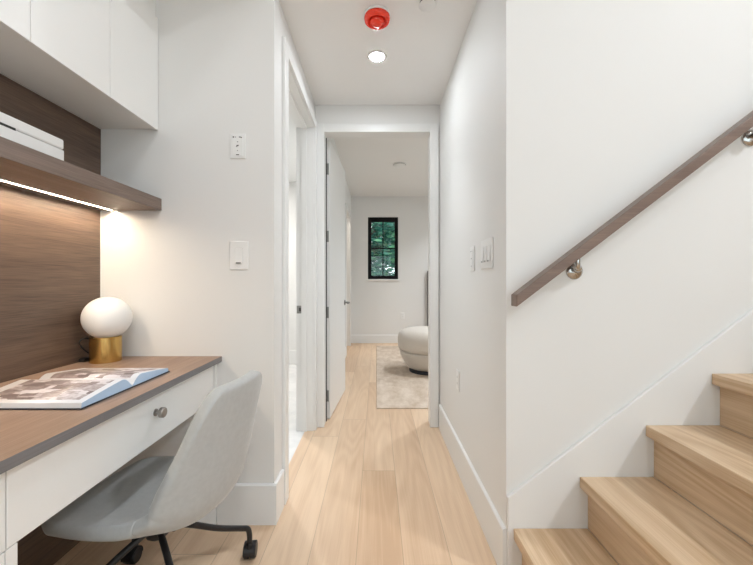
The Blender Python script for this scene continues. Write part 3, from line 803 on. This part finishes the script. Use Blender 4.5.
# handrail
hr = thing('handrail', 'walnut handrail climbing the stair wall on steel brackets', 'handrail', (0.490, 1.3025, 1.0455))
bm = bmesh.new(); LN = 2.2
hv = 0.042
prism(bm, [(0, -hv / 2), (0, hv / 2), (LN, hv / 2 + sl * LN), (LN, -hv / 2 + sl * LN)], 1, -0.0275, 0.0275)
obj('rail', bm, 'rail', hr, bevel=0.003, seg=2)
for px_, py_ in ((574.0, 271.0), (749.5, 138.0), (925, 4)):
    bx = (px_ - 376.5) * YS / 365; bz = 1.11 - (py_ - 282.5) * YS / 365
    bm = bmesh.new(); lx, ly, lz = bx - 0.490, YS - 1.3025, bz - 1.0455
    mt = Matrix.Translation((lx, ly, lz)) @ Matrix.Rotation(PI / 2, 4, 'X')
    lathe(bm, [(0, 0), (0.031, 0), (0.032, 0.002), (0.030, 0.006), (0.020, 0.009), (0.014, 0.012), (0, 0.013)], 36, mt)
    br = obj('bracket', bm, 'chrome', hr, smooth=True)
    bm = bmesh.new()
    rz_ = sl * (lx - 0.016) - hv / 2
    tube(bm, smooth_path([(lx, ly - 0.010, lz + 0.002), (lx - 0.006, ly - 0.034, lz + 0.006), (lx - 0.013, ly - 0.048, lz + 0.014), (lx - 0.016, ly - 0.052, (lz + rz_) / 2 + 0.008), (lx - 0.016, ly - 0.052, rz_ + 0.001)], 7), 0.0095, 14)
    # ball at the elbow
    lathe(bm, [(0.015 * math.sin(PI * i / 12), -0.015 * math.cos(PI * i / 12)) for i in range(13)], 20, Matrix.Translation((lx - 0.007, ly - 0.038, lz + 0.008)))
    obj('bracket_arm', bm, 'chrome', br, smooth=True)

# ================================================================== BEDROOM
rug = obj('rug', boxes((0.0, 2.4, 3.20, 6.35, 0.0002, 0.011)), 'rug', bevel=0.004)
tag(rug, 'pale beige woven rug on the bedroom floor', 'rug')
pf = thing('pouf', 'cream two-tier round pouf on the beige rug', 'pouf', (0.665, 4.56, 0.0112)); pf.scale = (1, 1, 1.05)
def superlathe(bm, prof, n=56, sx=1.0, sy=1.0):
    lathe(bm, prof, n, Matrix.Diagonal((sx, sy, 1, 1)))
bm = bmesh.new(); superlathe(bm, [(0, 0), (0.255, 0), (0.255, 0.040), (0, 0.040)], sx=1.0); obj('plinth', bm, 'cover', pf)
bm = bmesh.new(); superlathe(bm, [(0, 0.041), (0.245, 0.041), (0.275, 0.052), (0.308, 0.090), (0.340, 0.145), (0.365, 0.200), (0.376, 0.235), (0.370, 0.245), (0.32, 0.248), (0, 0.248)])
lo = obj('body', bm, 'boucle', pf, smooth=True)
bm = bmesh.new(); superlathe(bm, [(0, 0.249), (0.355, 0.249), (0.376, 0.254), (0.392, 0.285), (0.400, 0.340), (0.400, 0.395), (0.388, 0.440), (0.358, 0.474), (0.30, 0.494), (0.20, 0.504), (0, 0.508)])
obj('cushion', bm, 'boucle', pf, smooth=True)
obj('fabric_tag', boxes((-0.006, 0.006, -0.3445, -0.3370, 0.125, 0.165)), 'cover', lo)
lo.children[0].location = (0.0, 0, 0)
lo.children[0].rotation_euler = (0, 0, math.radians(-8))
t = thing('headboard', 'dark upholstered headboard edge at the far bedroom wall behind the pouf', 'headboard', (1.65, 6.60, 0))
obj('panel', boxes((-0.722, 0.75, 0, 0.075, 0.12, 1.325)), 'darkfab', t, bevel=0.015)
for xx in (-0.68, 0.70): obj('leg', boxes((xx - 0.02, xx + 0.02, 0.02, 0.06, 0, 0.12)), 'black', t)

# ================================================================== OUTSIDE
struct('ground', boxes((-14, 16, 7.0, 24, -0.9, -0.6)), 'grass')
def tree(label, x, y, h, r, nleaf, seed, cz):
    rnd = random.Random(seed)
    t = thing('tree', label, 'tree', (x, y, -0.6), group='trees outside the bedroom window')
    bm = bmesh.new(); tube(bm, smooth_path([(0, 0, 0), (0.06, 0.02, h * .35), (-0.03, 0.05, h * .65), (0.05, 0, h * .95)], 5), [0.11 * (1 - 0.75 * i / 15) for i in range(16)], 12)
    for q in range(7):
        a = rnd.uniform(0, 2 * PI); z = h * rnd.uniform(.35, .8); l = r * rnd.uniform(.6, .95)
        tube(bm, [(0, 0, z), (l * .5 * math.cos(a), l * .5 * math.sin(a), z + .2 * l), (l * math.cos(a), l * math.sin(a), z + .35 * l)], [0.04, 0.025, 0.01], 8)
    obj('trunk', bm, 'bark', t, smooth=True)
    bm = bmesh.new()
    clumps = []
    for q in range(70):
        a = rnd.uniform(0, 2 * PI); rr = r * math.sqrt(rnd.random()); zz = rnd.uniform(-1, 1)
        clumps.append(Vector((rr * math.cos(a) * (1 - .3 * zz * zz), rr * math.sin(a) * .7, cz + zz * h * .42)))
    for q in range(nleaf):
        c = rnd.choice(clumps) + Vector((rnd.gauss(0, .22), rnd.gauss(0, .22), rnd.gauss(0, .2)))
        s = rnd.uniform(.06, .12)
        rot = Matrix.Rotation(rnd.uniform(0, 6.28), 3, 'Z') @ Matrix.Rotation(rnd.uniform(-1.2, 1.2), 3, 'X')
        pts = [(-s, 0, 0), (-.3 * s, .42 * s, .08 * s), (.5 * s, .34 * s, .05 * s), (s, 0, -.1 * s), (.5 * s, -.34 * s, .05 * s), (-.3 * s, -.42 * s, .08 * s)]
        bm.faces.new([bm.verts.new(c + rot @ Vector(p)) for p in pts])
    obj('foliage', bm, 'leaf', t)
tree('leafy green tree filling the left panes of the far window', -0.5, 9.3, 4.6, 1.1, 9000, 3, 2.7)
tree('leafy green tree filling the right panes of the far window', 0.95, 12.3, 4.8, 1.35, 10000, 8, 2.9)
